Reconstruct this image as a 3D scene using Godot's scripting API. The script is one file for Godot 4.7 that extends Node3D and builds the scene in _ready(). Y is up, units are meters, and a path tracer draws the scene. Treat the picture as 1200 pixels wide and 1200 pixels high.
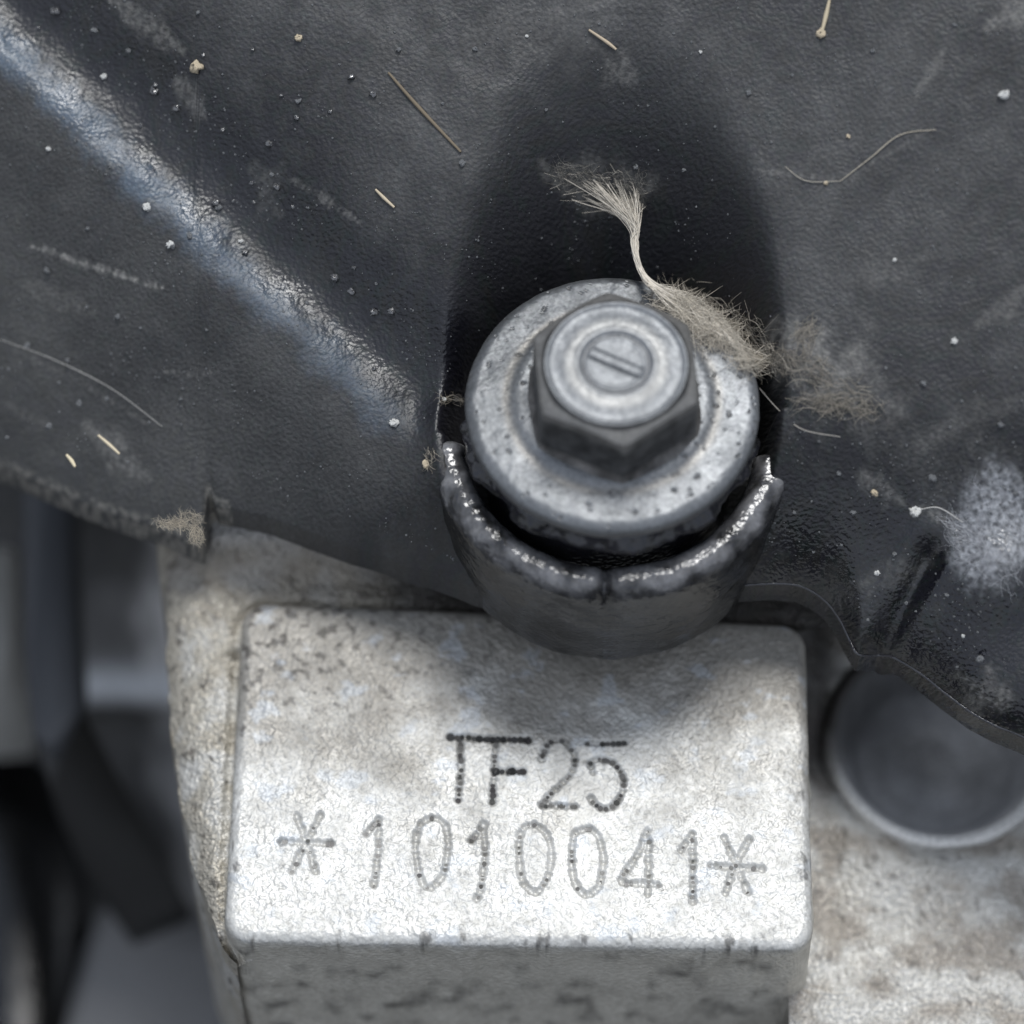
extends Node3D
# A close look down on an engine: a stamped aluminium pad, a black cover held by a hex bolt, lint and grit.
# Lengths are worked out in millimetres and scaled to metres when a mesh is made. x runs right, y up, z towards the camera.

const MM := 0.001
const REACH := 180.0                       # camera to the middle of the stamped pad's plane
const PITCH := deg_to_rad(62.0)
var cam_at := Vector3(0, REACH * sin(PITCH), REACH * cos(PITCH))
var look := Vector3(0, -sin(PITCH), -cos(PITCH))
var up := Vector3(0, cos(PITCH), -sin(PITCH))
var rng := RandomNumberGenerator.new()
var n_big := FastNoiseLite.new()
var n_mid := FastNoiseLite.new()
var n_fine := FastNoiseLite.new()
var n_cell := FastNoiseLite.new()
var taken := {}
var axis := Vector2(5.4, 1.6)              # the bolt's axis in plan (x, z)
var edge_x := PackedFloat32Array()
var edge_z := PackedFloat32Array()
var M := {}


func _ready() -> void:
	rng.seed = 7
	# camera
	var cam := Camera3D.new()
	cam.name = "camera"
	var at := CameraAttributesPhysical.new()
	at.frustum_focal_length = 72.0
	at.exposure_aperture = 72.0 / 6.0
	at.frustum_focus_distance = 0.1692
	cam.attributes = at
	cam.fov = rad_to_deg(2.0 * atan(1.0 / 6.0))
	cam.near = 0.005
	cam.far = 60.0
	add_child(cam)
	cam.look_at_from_position(cam_at * MM, Vector3.ZERO, Vector3.UP)
	cam.current = true
	# sky, a veiled sun high behind the cover, exposure
	var env := Environment.new()
	env.background_mode = Environment.BG_SKY
	env.tonemap_mode = Environment.TONE_MAPPER_LINEAR
	env.tonemap_exposure = 2.15
	env.sdfgi_enabled = true
	env.ssao_enabled = true
	env.ssil_enabled = true
	env.sky = Sky.new()
	var pano := PanoramaSkyMaterial.new()
	pano.panorama = sky_picture()
	env.sky.sky_material = pano
	var we := WorldEnvironment.new()
	we.name = "world_environment"
	we.environment = env
	add_child(we)
	var sun := DirectionalLight3D.new()
	sun.name = "sun"
	sun.light_energy = 0.5
	sun.light_angular_distance = 20.0
	sun.light_color = Color(1.0, 0.995, 0.985)
	sun.shadow_enabled = true
	add_child(sun)
	sun.look_at_from_position(sun_dir(), Vector3.ZERO, Vector3.FORWARD)

	set_noise()
	set_materials()
	solve_edge()
	build_ground()
	build_casing()
	build_background()
	build_cover()
	build_bolt()
	build_lint()
	build_debris()


func sun_dir() -> Vector3:
	return Vector3(0.10, 0.9, -0.38).normalized()


func sky_picture() -> ImageTexture:
	var w := 384
	var h := 192
	var im := Image.create_empty(w, h, false, Image.FORMAT_RGBF)
	var cl := FastNoiseLite.new()
	cl.seed = 3
	cl.frequency = 1.3
	cl.fractal_octaves = 5
	var s := sun_dir()
	for j in h:
		var el := PI * (0.5 - (j + 0.5) / h)
		for i in w:
			var az := TAU * ((i + 0.5) / w - 0.5)
			var d := Vector3(sin(az) * cos(el), sin(el), -cos(az) * cos(el))
			var c := Vector3(0.16, 0.16, 0.155)
			if d.y > 0.0:
				c = Vector3(0.90, 0.95, 1.02).lerp(Vector3(0.37, 0.49, 0.72), pow(d.y, 0.6))
				var p := d / (d.y + 0.25)
				var k := smoothstep(-0.12, 0.35, cl.get_noise_3d(p.x, p.z, 4.0))
				c = c.lerp(Vector3(0.92, 0.95, 1.0), k * 0.75)
				c += Vector3(1.0, 0.99, 0.97) * 0.9 * pow(maxf(0.0, d.dot(s)), 7.0)
			c *= 0.42
			im.set_pixel(i, j, Color(c.x, c.y, c.z))
	return ImageTexture.create_from_image(im)


# ---------------------------------------------------------------- helpers

func set_noise() -> void:
	var a := [n_big, n_mid, n_fine, n_cell]
	var f := [0.09, 0.35, 1.6, 0.9]
	for i in 4:
		a[i].seed = 11 + i
		a[i].frequency = f[i]
		a[i].fractal_octaves = 4 if i < 2 else 3
		a[i].noise_type = FastNoiseLite.TYPE_SIMPLEX_SMOOTH
	n_cell.noise_type = FastNoiseLite.TYPE_CELLULAR
	n_cell.fractal_type = FastNoiseLite.FRACTAL_NONE
	n_cell.cellular_return_type = FastNoiseLite.RETURN_DISTANCE


func relief(freq: float, seed_: int, octaves := 3, kind := FastNoiseLite.TYPE_SIMPLEX_SMOOTH, side := 2048) -> NoiseTexture2D:
	var t := NoiseTexture2D.new()
	t.width = side
	t.height = side
	t.seamless = true
	var n := FastNoiseLite.new()
	n.noise_type = kind
	n.frequency = freq
	n.seed = seed_
	n.fractal_octaves = octaves
	t.noise = n
	return t


func tone(freq: float, seed_: int, lo: Color, hi: Color, octaves := 4, side := 2048) -> NoiseTexture2D:
	var t := relief(freq, seed_, octaves, FastNoiseLite.TYPE_SIMPLEX_SMOOTH, side)
	var g := Gradient.new()
	g.set_color(0, lo)
	g.set_color(1, hi)
	t.color_ramp = g
	return t


func mat(called: String, albedo: Color, rough: float, metal: float, period_mm: float, bump: Texture2D, bump_mm: float, color_tex: Texture2D = null, rough_tex: Texture2D = null) -> StandardMaterial3D:
	var m := StandardMaterial3D.new()
	m.resource_name = called
	m.albedo_color = albedo.linear_to_srgb()
	m.vertex_color_use_as_albedo = true
	m.roughness = rough
	m.metallic = metal
	m.uv1_triplanar = true
	m.uv1_world_triplanar = true
	m.uv1_offset = Vector3.ONE * 0.5
	m.uv1_scale = Vector3.ONE * (1000.0 / period_mm)
	if bump:
		m.heightmap_enabled = true
		m.heightmap_texture = bump
		m.heightmap_scale = bump_mm * 0.1
	if color_tex:
		m.albedo_texture = color_tex
	if rough_tex:
		m.roughness_texture = rough_tex
		m.roughness_texture_channel = BaseMaterial3D.TEXTURE_CHANNEL_RED
	return m


func set_materials() -> void:
	# 70 mm per repeat, shifted so that the repeats meet outside the picture
	var cast := relief(0.10, 21, 3)
	var cast_rough := relief(0.10, 22, 4)
	var cast_tone := tone(0.06, 23, Color(0.82, 0.815, 0.80), Color(1, 1, 1))
	var grain := relief(0.10, 31, 3)
	var grain_tone := tone(0.11, 32, Color(0.7, 0.7, 0.7), Color(1, 1, 1))
	var blast := relief(0.08, 41, 2)
	var spread := tone(0.02, 33, Color(0.66, 0.66, 0.66), Color(1, 1, 1), 4, 1024)
	M.cast = mat("cast aluminium", Color(1, 1, 1), 0.68, 0.5, 70.0, cast_rough, 0.30, cast_tone, spread)
	M.pad = mat("sand cast aluminium face", Color(1, 1, 1), 0.68, 0.45, 70.0, cast, 0.085, cast_tone, spread)
	M.deep = mat("dull oxidised casting", Color(1, 1, 1), 0.8, 0.1, 70.0, cast_rough, 0.30, cast_tone, spread)
	M.plain_metal = mat("grey machined metal", Color(1, 1, 1), 0.5, 0.5, 70.0, grain, 0.05, grain_tone)
	M.plastic = mat("black moulded plastic", Color(1, 1, 1), 0.60, 0.0, 70.0, grain, 0.055, grain_tone, spread)
	M.collar = mat("black plastic collar", Color(1, 1, 1), 0.25, 0.0, 70.0, blast, 0.055, grain_tone, spread)
	M.rubber = mat("black rubber sleeve", Color(1, 1, 1), 0.17, 0.0, 70.0, blast, 0.06)
	M.zinc = mat("dull zinc plated steel", Color(1, 1, 1), 0.62, 0.65, 70.0, blast, 0.02, grain_tone, spread)
	M.paint = mat("blue grey painted steel", Color(1, 1, 1), 0.5, 0.0, 70.0, blast, 0.05, grain_tone)
	M.grime = mat("black grime", Color(1, 1, 1), 0.8, 0.0, 6.0, blast, 0.05)
	M.ground = mat("dark ground", Color(0.05, 0.05, 0.05), 0.95, 0.0, 300.0, blast, 3.0, grain_tone)
	M.fibre = mat("pale fibre", Color(1, 1, 1), 0.8, 0.0, 3.0, null, 0.0)
	M.fibre.backlight_enabled = true
	M.fibre.backlight = Color(0.35, 0.32, 0.27)
	M.grit = mat("pale grit", Color(1, 1, 1), 0.7, 0.0, 2.0, blast, 0.03)
	M.drop = mat("dried resin", Color(1, 1, 1), 0.25, 0.0, 3.0, null, 0.0)


func ray(px: float, py: float) -> Vector3:
	return look + Vector3((px - 600.0) / 3600.0, 0, 0) + up * ((600.0 - py) / 3600.0)


func at(px: float, py: float, h: float) -> Vector3:        # the point of height h seen at a pixel of the photograph
	var d := ray(px, py)
	return cam_at + d * ((h - cam_at.y) / d.y)


func on(px: float, py: float, surface: Callable, lift := 0.0) -> Vector3:    # the point of a surface y = f(x, z) seen at a pixel
	var d := ray(px, py)
	var a := (45.0 - cam_at.y) / d.y
	var b := (-15.0 - cam_at.y) / d.y
	for k in 30:
		var t := (a + b) * 0.5
		var p := cam_at + d * t
		if p.y > surface.call(p.x, p.z) + lift:
			a = t
		else:
			b = t
	return cam_at + d * b


func numbered(called: String) -> String:
	var k: int = taken.get(called, -1) + 1
	taken[called] = k
	return called if k == 0 else "%s_%03d" % [called, k]


func tag(o: Node3D, label: String, category: String, group := "", kind := "") -> void:
	o.set_meta("label", label)
	o.set_meta("category", category)
	if group:
		o.set_meta("group", group)
	if kind:
		o.set_meta("kind", kind)


func thing(called: String, label: String, category: String, base: Vector3, group := "") -> Node3D:
	var o := Node3D.new()
	o.name = numbered(called)
	o.position = base * MM
	add_child(o, true)
	tag(o, label, category, group)
	return o


func part(called: String, mesh: Mesh, m: Material, parent: Node3D, kind := "") -> MeshInstance3D:
	var o := MeshInstance3D.new()
	o.name = called
	o.mesh = mesh
	o.material_override = m
	parent.add_child(o, true)
	if kind:
		o.set_meta("kind", kind)
	return o


func grid_mesh(v: PackedVector3Array, c: PackedColorArray, nu: int, nv: int, origin: Vector3, wrap := false, flip := false, uv := PackedVector2Array()) -> ArrayMesh:
	# v[i * nv + j]; smooth normals from the neighbours; u x v points out of the front unless flip
	var n := PackedVector3Array()
	n.resize(v.size())
	var out := PackedVector3Array()
	out.resize(v.size())
	for i in nu:
		var i0 := i - 1 if i > 0 else (nu - 2 if wrap else 0)
		var i1 := i + 1 if i < nu - 1 else (1 if wrap else nu - 1)
		for j in nv:
			var j0 := maxi(j - 1, 0)
			var j1 := mini(j + 1, nv - 1)
			var k := i * nv + j
			var q := (v[i1 * nv + j] - v[i0 * nv + j]).cross(v[i * nv + j1] - v[i * nv + j0])
			n[k] = (-q if flip else q).normalized()
			out[k] = (v[k] - origin) * MM
	var ix := PackedInt32Array()
	ix.resize((nu - 1) * (nv - 1) * 6)
	var w := 0
	for i in nu - 1:
		for j in nv - 1:
			var a := i * nv + j
			var b := a + nv
			if flip:
				ix[w] = a; ix[w + 1] = b; ix[w + 2] = b + 1; ix[w + 3] = a; ix[w + 4] = b + 1; ix[w + 5] = a + 1
			else:
				ix[w] = a; ix[w + 1] = b + 1; ix[w + 2] = b; ix[w + 3] = a; ix[w + 4] = a + 1; ix[w + 5] = b + 1
			w += 6
	return commit(out, n, c, ix, uv)


func commit(v: PackedVector3Array, n: PackedVector3Array, c: PackedColorArray, ix: PackedInt32Array, uv := PackedVector2Array()) -> ArrayMesh:
	var arr := []
	arr.resize(Mesh.ARRAY_MAX)
	arr[Mesh.ARRAY_VERTEX] = v
	arr[Mesh.ARRAY_NORMAL] = n
	arr[Mesh.ARRAY_COLOR] = c
	arr[Mesh.ARRAY_INDEX] = ix
	if uv.size():
		arr[Mesh.ARRAY_TEX_UV] = uv
	var m := ArrayMesh.new()
	m.add_surface_from_arrays(Mesh.PRIMITIVE_TRIANGLES, arr)
	return m


func lathe(profile: Array, segs: int, center: Vector2, origin: Vector3, shape: Callable, paint: Callable) -> ArrayMesh:
	# profile of Vector2(radius, y) from the outside bottom over the top to the inside
	var nv := profile.size()
	var v := PackedVector3Array()
	var c := PackedColorArray()
	for i in segs + 1:
		var th := TAU * i / segs
		for j in nv:
			var q: Vector2 = shape.call(profile[j].x, profile[j].y, th)
			var p := Vector3(center.x + q.x * cos(th), q.y, center.y + q.x * sin(th))
			v.append(p)
			c.append(paint.call(p, profile[j].x, th))
	return grid_mesh(v, c, segs + 1, nv, origin, true, false)


func rounded(points: Array, r: float, steps := 5) -> Array:       # rounds the inner corners of a 2D polyline
	var out := [points[0]]
	for i in range(1, points.size() - 1):
		var p: Vector2 = points[i]
		var a: Vector2 = points[i - 1] - p
		var b: Vector2 = points[i + 1] - p
		var k := minf(r, minf(a.length(), b.length()) * 0.45)
		var p0 := p + a.normalized() * k
		var p1 := p + b.normalized() * k
		for s in steps + 1:
			var t := float(s) / steps
			out.append(p0.lerp(p, t).lerp(p.lerp(p1, t), t))
	out.append(points[-1])
	return out


func dense(points: Array, step: float) -> Array:
	var out := []
	for i in points.size() - 1:
		var n := maxi(1, int(ceil((points[i + 1] - points[i]).length() / step)))
		for k in n:
			out.append(points[i].lerp(points[i + 1], float(k) / n))
	out.append(points[-1])
	return out


func smin(a: float, b: float, k: float) -> float:
	var h := clampf(0.5 + 0.5 * (b - a) / k, 0.0, 1.0)
	return lerpf(b, a, h) - k * h * (1.0 - h)


func grey(k: float, a := 1.0) -> Color:
	return Color(k, k, k, a)


class Strands:
	var v := PackedVector3Array()
	var n := PackedVector3Array()
	var c := PackedColorArray()
	var ix := PackedInt32Array()

	func add(path: PackedVector3Array, r: float, col: Color, origin: Vector3, taper := 0.5, sides := 4) -> void:
		var first := v.size()
		var last := path.size() - 1
		for i in path.size():
			var t := (path[mini(i + 1, last)] - path[maxi(i - 1, 0)]).normalized()
			var a := t.cross(Vector3(0.31, 0.8, 0.52)).normalized()
			var b := t.cross(a)
			var k := r * lerpf(1.0, taper, absf(2.0 * i / last - 1.0))
			for s in sides:
				var th := TAU * s / sides
				var d := a * cos(th) + b * sin(th)
				v.append((path[i] + d * k - origin) * 0.001)
				n.append(d)
				c.append(col)
		for i in last:
			for s in sides:
				var a0 := first + i * sides + s
				var a1 := first + i * sides + (s + 1) % sides
				ix.append_array([a0, a0 + sides, a1, a1, a0 + sides, a1 + sides])


func curve(points: Array, per := 6) -> PackedVector3Array:
	var out := PackedVector3Array()
	var n := points.size()
	for i in n - 1:
		var p0: Vector3 = points[maxi(i - 1, 0)]
		var p1: Vector3 = points[i]
		var p2: Vector3 = points[i + 1]
		var p3: Vector3 = points[mini(i + 2, n - 1)]
		for k in per:
			out.append(p1.cubic_interpolate(p2, p0, p3, float(k) / per))
	out.append(points[-1])
	return out


# ---------------------------------------------------------------- ground

func build_ground() -> void:
	var p := PlaneMesh.new()
	p.size = Vector2(30, 30)
	var o := part("ground", p, M.ground, self)
	o.position.y = -0.45
	o.set_meta("kind", "structure")


# ---------------------------------------------------------------- aluminium casting

var pad_c := [Vector2(-15.6, 5.7), Vector2(16.9, 7.2), Vector2(16.5, 27.0), Vector2(-15.8, 26.5)]    # the pad's corners in plan: back left, back right, front right, front left


func strokes() -> Array:       # the stamped characters: [kind, depth of grime, strokes in pixels of the photograph]
	return [
		["stamped_letter", 0.9, [[[528, 863], [548, 864], [572, 866]], [[539, 866], [540, 900], [537, 938]]]],
		["stamped_letter", 1.0, [[[572, 866], [595, 866], [619, 867]], [[581, 868], [579, 900], [577, 940]], [[582, 904], [613, 904]]]],
		["stamped_digit", 0.8, [[[635, 889], [641, 872], [656, 867], [669, 875], [674, 892], [666, 910], [648, 927], [635, 942]], [[635, 944], [655, 944], [674, 945]]]],
		["stamped_digit", 0.9, [[[688, 870], [710, 871], [732, 870]], [[694, 905], [693, 892], [704, 889], [722, 897], [731, 914], [727, 934], [712, 947], [699, 943], [693, 935]]]],
		["stamped_asterisk", 0.25, [[[348, 955], [358, 985], [370, 1021]], [[376, 955], [358, 988], [342, 1021]], [[329, 986], [360, 987], [388, 988]]]],
		["stamped_digit", 0.3, [[[429, 977], [444, 960]], [[444, 960], [443, 1000], [438, 1037]]]],
		["stamped_digit", 0.3, [[[506, 958], [492, 966], [487, 995], [492, 1025], [502, 1041], [517, 1028], [525, 1000], [523, 970], [512, 958], [506, 958]]]],
		["stamped_digit", 0.6, [[[552, 984], [559, 976], [566, 964]], [[567, 965], [568, 1000], [565, 1030], [562, 1046], [559, 1052]]]],
		["stamped_digit", 0.3, [[[626, 966], [612, 972], [608, 1000], [612, 1030], [626, 1046], [639, 1034], [646, 1008], [642, 980], [630, 967], [626, 966]]]],
		["stamped_digit", 0.3, [[[688, 971], [673, 978], [670, 1005], [674, 1035], [688, 1049], [703, 1036], [707, 1005], [701, 980], [692, 971], [688, 971]]]],
		["stamped_digit", 0.3, [[[759, 973], [748, 1000], [727, 1032], [745, 1035], [771, 1037]], [[760, 985], [760, 1020], [759, 1048]]]],
		["stamped_digit", 0.3, [[[811, 977], [798, 996]], [[811, 977], [812, 1015], [812, 1056]]]],
		["stamped_asterisk", 0.25, [[[848, 982], [862, 1012], [877, 1046]], [[878, 984], [862, 1014], [850, 1046]], [[832, 1014], [848, 1015], [862, 1016], [893, 1018]]]],
	]


func pad_inside(p: Vector2) -> Array:     # [distance inside the rounded outline (negative outside), outward direction]
	var r := 1.5
	var best := 1e9
	var n1 := Vector2.ZERO
	var second := 1e9
	var n2 := Vector2.ZERO
	for k in 4:
		var a: Vector2 = pad_c[k]
		var b: Vector2 = pad_c[(k + 1) % 4]
		var e := (b - a).normalized()
		var out := Vector2(e.y, -e.x)
		var d := -(p - a).dot(out)
		if d < best:
			second = best; n2 = n1
			best = d; n1 = out
		elif d < second:
			second = d; n2 = out
	if best < r and second < r:
		var q := Vector2(r - best, r - second)
		var l := q.length()
		return [r - l, (n1 * q.x + n2 * q.y).normalized()]
	return [best, n1]


func build_casing() -> void:
	var base := Vector3(0, -30, 15)
	var casing := thing("engine_casing", "dirty cast aluminium engine casing with a raised stamped number pad under the black cover", "engine casing", base)
	# the raised pad with its stamped characters
	var step := 0.085
	var x0 := -17.6
	var z0 := 3.8
	var nu := int(36.4 / step)
	var nv := int(25.2 / step)
	var dip := PackedFloat32Array()
	dip.resize(nu * nv)
	var chars := strokes()
	var dots := []
	for ch in chars:
		var mine := []
		for s in ch[2]:
			var bar: float = 1.0 if ch[0] == "stamped_letter" and absf(s[0][1] - s[-1][1]) < 6.0 else (0.8 if ch[1] > 0.7 and absf(s[0][1] - s[-1][1]) < 3.0 else (0.72 if ch[1] > 0.7 else 0.6))
			var pts := []
			for q in s:
				var w := at(q[0], q[1], 0.0)
				pts.append(Vector3(w.x, 0, w.z))
			var path := curve(pts, 8)
			var run := 0.0
			for i in path.size() - 1:
				var l := path[i].distance_to(path[i + 1])
				while run < l:
					var hit := path[i].lerp(path[i + 1], run / l)
					mine.append(Vector4(hit.x + rng.randf_range(-0.035, 0.035), 0, hit.z + rng.randf_range(-0.03, 0.03), ch[1] * bar))
					run += rng.randf_range(0.24, 0.36)
				run -= l
			mine.append(Vector4(path[-1].x, 0, path[-1].z, ch[1] * bar))
		dots.append(mine)
		for d in mine:
			var rad := rng.randf_range(0.18, 0.25) * (1.25 if d.w > 0.8 else 1.0)
			var deep := rng.randf_range(0.2, 0.34)
			var ci := int((d.x - x0) / step)
			var cj := int((d.z - z0) / step)
			for i in range(ci - 5, ci + 6):
				for j in range(cj - 5, cj + 6):
					var r := Vector2(x0 + i * step - d.x, z0 + j * step - d.z).length() / rad
					if r < 1.0:
						dip[i * nv + j] = minf(dip[i * nv + j], -deep * (1.0 - r * r))
					elif r < 1.5:
						dip[i * nv + j] = maxf(dip[i * nv + j], 0.03 * (1.5 - r)) if dip[i * nv + j] >= 0.0 else dip[i * nv + j]
	var v := PackedVector3Array()
	var c := PackedColorArray()
	v.resize(nu * nv)
	c.resize(nu * nv)
	for i in nu:
		for j in nv:
			var p := Vector2(x0 + i * step, z0 + j * step)
			var k := i * nv + j
			var ins := pad_inside(p)
			var d: float = ins[0]
			var y := dip[k] + n_big.get_noise_2d(p.x * 1.5, p.y * 1.5) * 0.12 + n_mid.get_noise_2d(p.x * 3.0, p.y * 3.0) * 0.035
			var r := 0.75
			var pos := Vector3(p.x, y, p.y)
			if d < 0.0:
				var depth := -d * 11.0
				var out: Vector2 = ins[1]
				var q := p + out * d
				q += out * (depth * 0.02 + n_mid.get_noise_3d(p.x * 0.8, depth * 0.5, p.y * 0.8) * 0.35 * minf(1.0, depth))
				pos = Vector3(q.x, y - r - depth, q.y)
			elif d < r:
				pos.y -= r - sqrt(maxf(0.0, r * r - (r - d) * (r - d)))
			v[k] = pos
			# base colour: bare cast metal, brown dirt and painted shade to the back, black specks back left
			var film_and_shade := smoothstep(0.0, 0.95, 0.5 + n_big.get_noise_2d(p.x * 1.1 + 40.0, p.y * 1.6) * 0.55 + n_mid.get_noise_2d(p.x, p.y + 30.0) * 0.25 - (p.y - 15.2) * 0.085)
			var col := Color(0.60, 0.598, 0.58).lerp(Color(0.23, 0.215, 0.19), film_and_shade * 0.85)
			var sp := n_mid.get_noise_2d(p.x * 2.6 + 90.0, p.y * 2.6)
			var left := smoothstep(4.0, -14.0, p.x) * smoothstep(17.0, 8.0, p.y)
			var black := smoothstep(0.30, 0.48, sp + 0.20 * left - 0.02)
			col = col.lerp(Color(0.07, 0.065, 0.06), black * (0.25 + 0.6 * left))
			var blue := smoothstep(0.28, 0.5, n_mid.get_noise_2d(p.x * 0.9 - 70.0, p.y * 1.2))
			col = col.lerp(Color(0.50, 0.55, 0.62), blue * 0.35)
			if d < 0.15:
				var wall := smoothstep(0.15, -0.05, d)
				var dirt := 0.5 + 0.5 * n_mid.get_noise_3d(pos.x * 0.9, pos.y * 1.2, pos.z)
				col = col.lerp(Color(0.66, 0.63, 0.56).lerp(Color(0.14, 0.13, 0.115), smoothstep(0.5, 0.9, dirt)), wall * 0.9)
			var edge_dirt := smoothstep(0.28, 0.55, n_mid.get_noise_2d(p.x * 2.2, 7.0 + p.y)) * smoothstep(1.3, 0.3, d) * smoothstep(-0.2, 0.1, d)
			col = col.lerp(Color(0.08, 0.075, 0.07), edge_dirt * 0.75)
			c[k] = col
	var pad := part("stamped_pad", grid_mesh(v, c, nu, nv, base, false, true), M.pad, casing)
	# grime packed into each stamped character
	for a in chars.size():
		var st := SurfaceTool.new()
		st.begin(Mesh.PRIMITIVE_TRIANGLES)
		for d4 in dots[a]:
			var d := Vector3(d4.x, 0, d4.z)
			var amount: float = d4.w
			if rng.randf() > 0.15 + amount * 0.9:
				continue
			var y0 := n_big.get_noise_2d(d.x * 1.5, d.z * 1.5) * 0.12 + n_mid.get_noise_2d(d.x * 3.0, d.z * 3.0) * 0.035
			var rr := rng.randf_range(0.10, 0.2) * (0.6 + 0.75 * amount) * (1.5 if rng.randf() < 0.15 else 1.0)
			var mid: Vector3 = d + Vector3(0, y0 - 0.17 + 0.08 * amount, 0)
			var shade := lerpf(0.24, 0.02, pow(amount, 0.7)) * rng.randf_range(0.5, 2.0)
			for s in 7:
				var t0 := TAU * s / 7.0
				var t1 := TAU * (s + 1) / 7.0
				for q in [mid + Vector3(0, -0.06, 0), mid + Vector3(cos(t0), 0, sin(t0)) * rr, mid + Vector3(cos(t1), 0, sin(t1)) * rr]:
					st.set_color(Color(shade, shade * 0.97, shade * 0.92))
					st.add_vertex((q - base) * MM)
		st.generate_normals()
		part(chars[a][0], st.commit(), M.grime, pad)

	# the shoulder behind and left of the pad
	var left_edge := [[-26, -22.6], [2.0, -21.0], [5.0, -20.4], [12, -19.7], [18, -18.6], [22, -17.6], [25, -16.4], [26.6, -15.2]]
	nu = 150
	nv = 330
	v = PackedVector3Array()
	c = PackedColorArray()
	for i in nu:
		var u := float(i) / (nu - 1)
		for j in nv:
			var z := lerpf(-26.0, 26.6, float(j) / (nv - 1))
			var xl := -20.0
			for e in left_edge.size() - 1:
				if z >= left_edge[e][0]:
					xl = lerpf(left_edge[e][1], left_edge[e + 1][1], clampf((z - left_edge[e][0]) / (left_edge[e + 1][0] - left_edge[e][0]), 0, 1))
			var wob := n_mid.get_noise_2d(z * 0.8, 3.0) * 0.35
			var pos: Vector3
			if u < 0.25:                                  # the outer wall, falling to the left and down
				var f := 1.0 - u / 0.25
				pos = Vector3(xl + wob - 0.6 * f, -3.4 - pow(f, 1.5) * 26.0, z)
			else:
				var f := (u - 0.25) / 0.75
				var x := lerpf(xl + wob, lerpf(-14.3, 21.0, smoothstep(9.0, 6.6, z)), pow(f, lerpf(1.4, 2.2, smoothstep(9.0, 6.6, z))))
				var into := x - xl
				var y := -3.4 + 2.3 * (1.0 - exp(-into / 1.3))
				y += 1.9 * exp(-pow((z - 1.6) / 1.5, 2.0)) * smoothstep(-19.0, -17.2, x)          # the raised joint face under the cover's rim
				var edge: float = pad_inside(Vector2(x, z))[0]
				y -= 0.55 * exp(-pow((edge + 0.25) / 0.35, 2.0))                    # groove round the pad
				pos = Vector3(x, y + n_mid.get_noise_2d(x * 1.8, z * 1.8) * 0.16 + n_fine.get_noise_2d(x, z) * 0.05, z)
			v.append(pos)
			var b := n_mid.get_noise_3d(pos.x * 0.9, pos.y * 0.9 + 30.0, pos.z * 0.9)
			var col := Color(0.46, 0.43, 0.37).lerp(Color(0.60, 0.59, 0.56), smoothstep(-0.2, 0.4, b))
			col = col.lerp(Color(0.09, 0.08, 0.07), smoothstep(0.27, 0.45, n_mid.get_noise_3d(pos.x * 2.4, pos.y * 2.4 + 9.0, pos.z * 2.4)) * 0.8)
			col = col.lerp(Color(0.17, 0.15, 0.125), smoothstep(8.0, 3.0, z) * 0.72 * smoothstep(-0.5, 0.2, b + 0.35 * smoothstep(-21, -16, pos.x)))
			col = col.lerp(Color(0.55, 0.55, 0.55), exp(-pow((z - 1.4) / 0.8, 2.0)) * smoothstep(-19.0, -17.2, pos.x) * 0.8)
			col = col.lerp(Color(0.035, 0.032, 0.03), smoothstep(-11.0, -4.0, pos.x) * 0.9)  # shade under the cover painted into the metal colour
			c.append(col)
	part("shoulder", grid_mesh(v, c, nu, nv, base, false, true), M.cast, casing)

	# the lower deck right of the pad, with the recess
	nu = 200
	nv = 240
	v = PackedVector3Array()
	c = PackedColorArray()
	var cup := at(1098, 872, -9.0)
	for i in nu:
		var u := float(i) / (nu - 1)
		for j in nv:
			var z := lerpf(-20.0, 60.0, pow(float(j) / (nv - 1), 1.25))
			var x := lerpf(14.0 + 1.7 * smoothstep(26.0, 26.8, z), 60.0, pow(u, 1.6))
			var r := Vector2(x - cup.x, z - cup.z).length()
			var y := -9.0 + 0.9 * exp(-pow((r - 8.4) / 1.6, 2.0)) - 5.0 * smoothstep(6.7, 5.6, r)
			y -= 0.012 * pow(maxf(0.0, z - 24.0), 2.0)
			y += 0.9 * smoothstep(18.5, 16.2, x)                            # fillet up to the pad's wall
			y += n_big.get_noise_2d(x * 1.2, z * 1.2) * 0.5 + n_mid.get_noise_2d(x, z) * 0.18
			v.append(Vector3(x, y, z))
			var b := n_mid.get_noise_2d(x * 0.55 + 20.0, z * 0.8)
			var col := Color(0.62, 0.61, 0.58).lerp(Color(0.40, 0.37, 0.33), smoothstep(-0.25, 0.35, b))
			col = col.lerp(Color(0.10, 0.09, 0.08), smoothstep(0.36, 0.5, n_mid.get_noise_2d(x * 2.2, z * 2.2 + 50.0)) * 0.6)
			col = col.lerp(Color(0.035, 0.032, 0.03), smoothstep(21.5, 18.5, x + n_mid.get_noise_2d(z, x) * 1.5) * smoothstep(17.0, 12.0, z) * 0.9)  # shadow below the cover's arch painted onto the deck
			c.append(col)
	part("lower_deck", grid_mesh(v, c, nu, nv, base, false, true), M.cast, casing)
	var prof := dense(rounded([Vector2(7.3, -9.6), Vector2(6.75, -8.3), Vector2(6.2, -8.2), Vector2(5.5, -9.4), Vector2(4.6, -11.6), Vector2(2.4, -13.2), Vector2(0.02, -13.6)], 0.7), 0.25)
	var plain := func(r: float, y: float, _t: float) -> Vector2: return Vector2(r, y)
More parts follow.
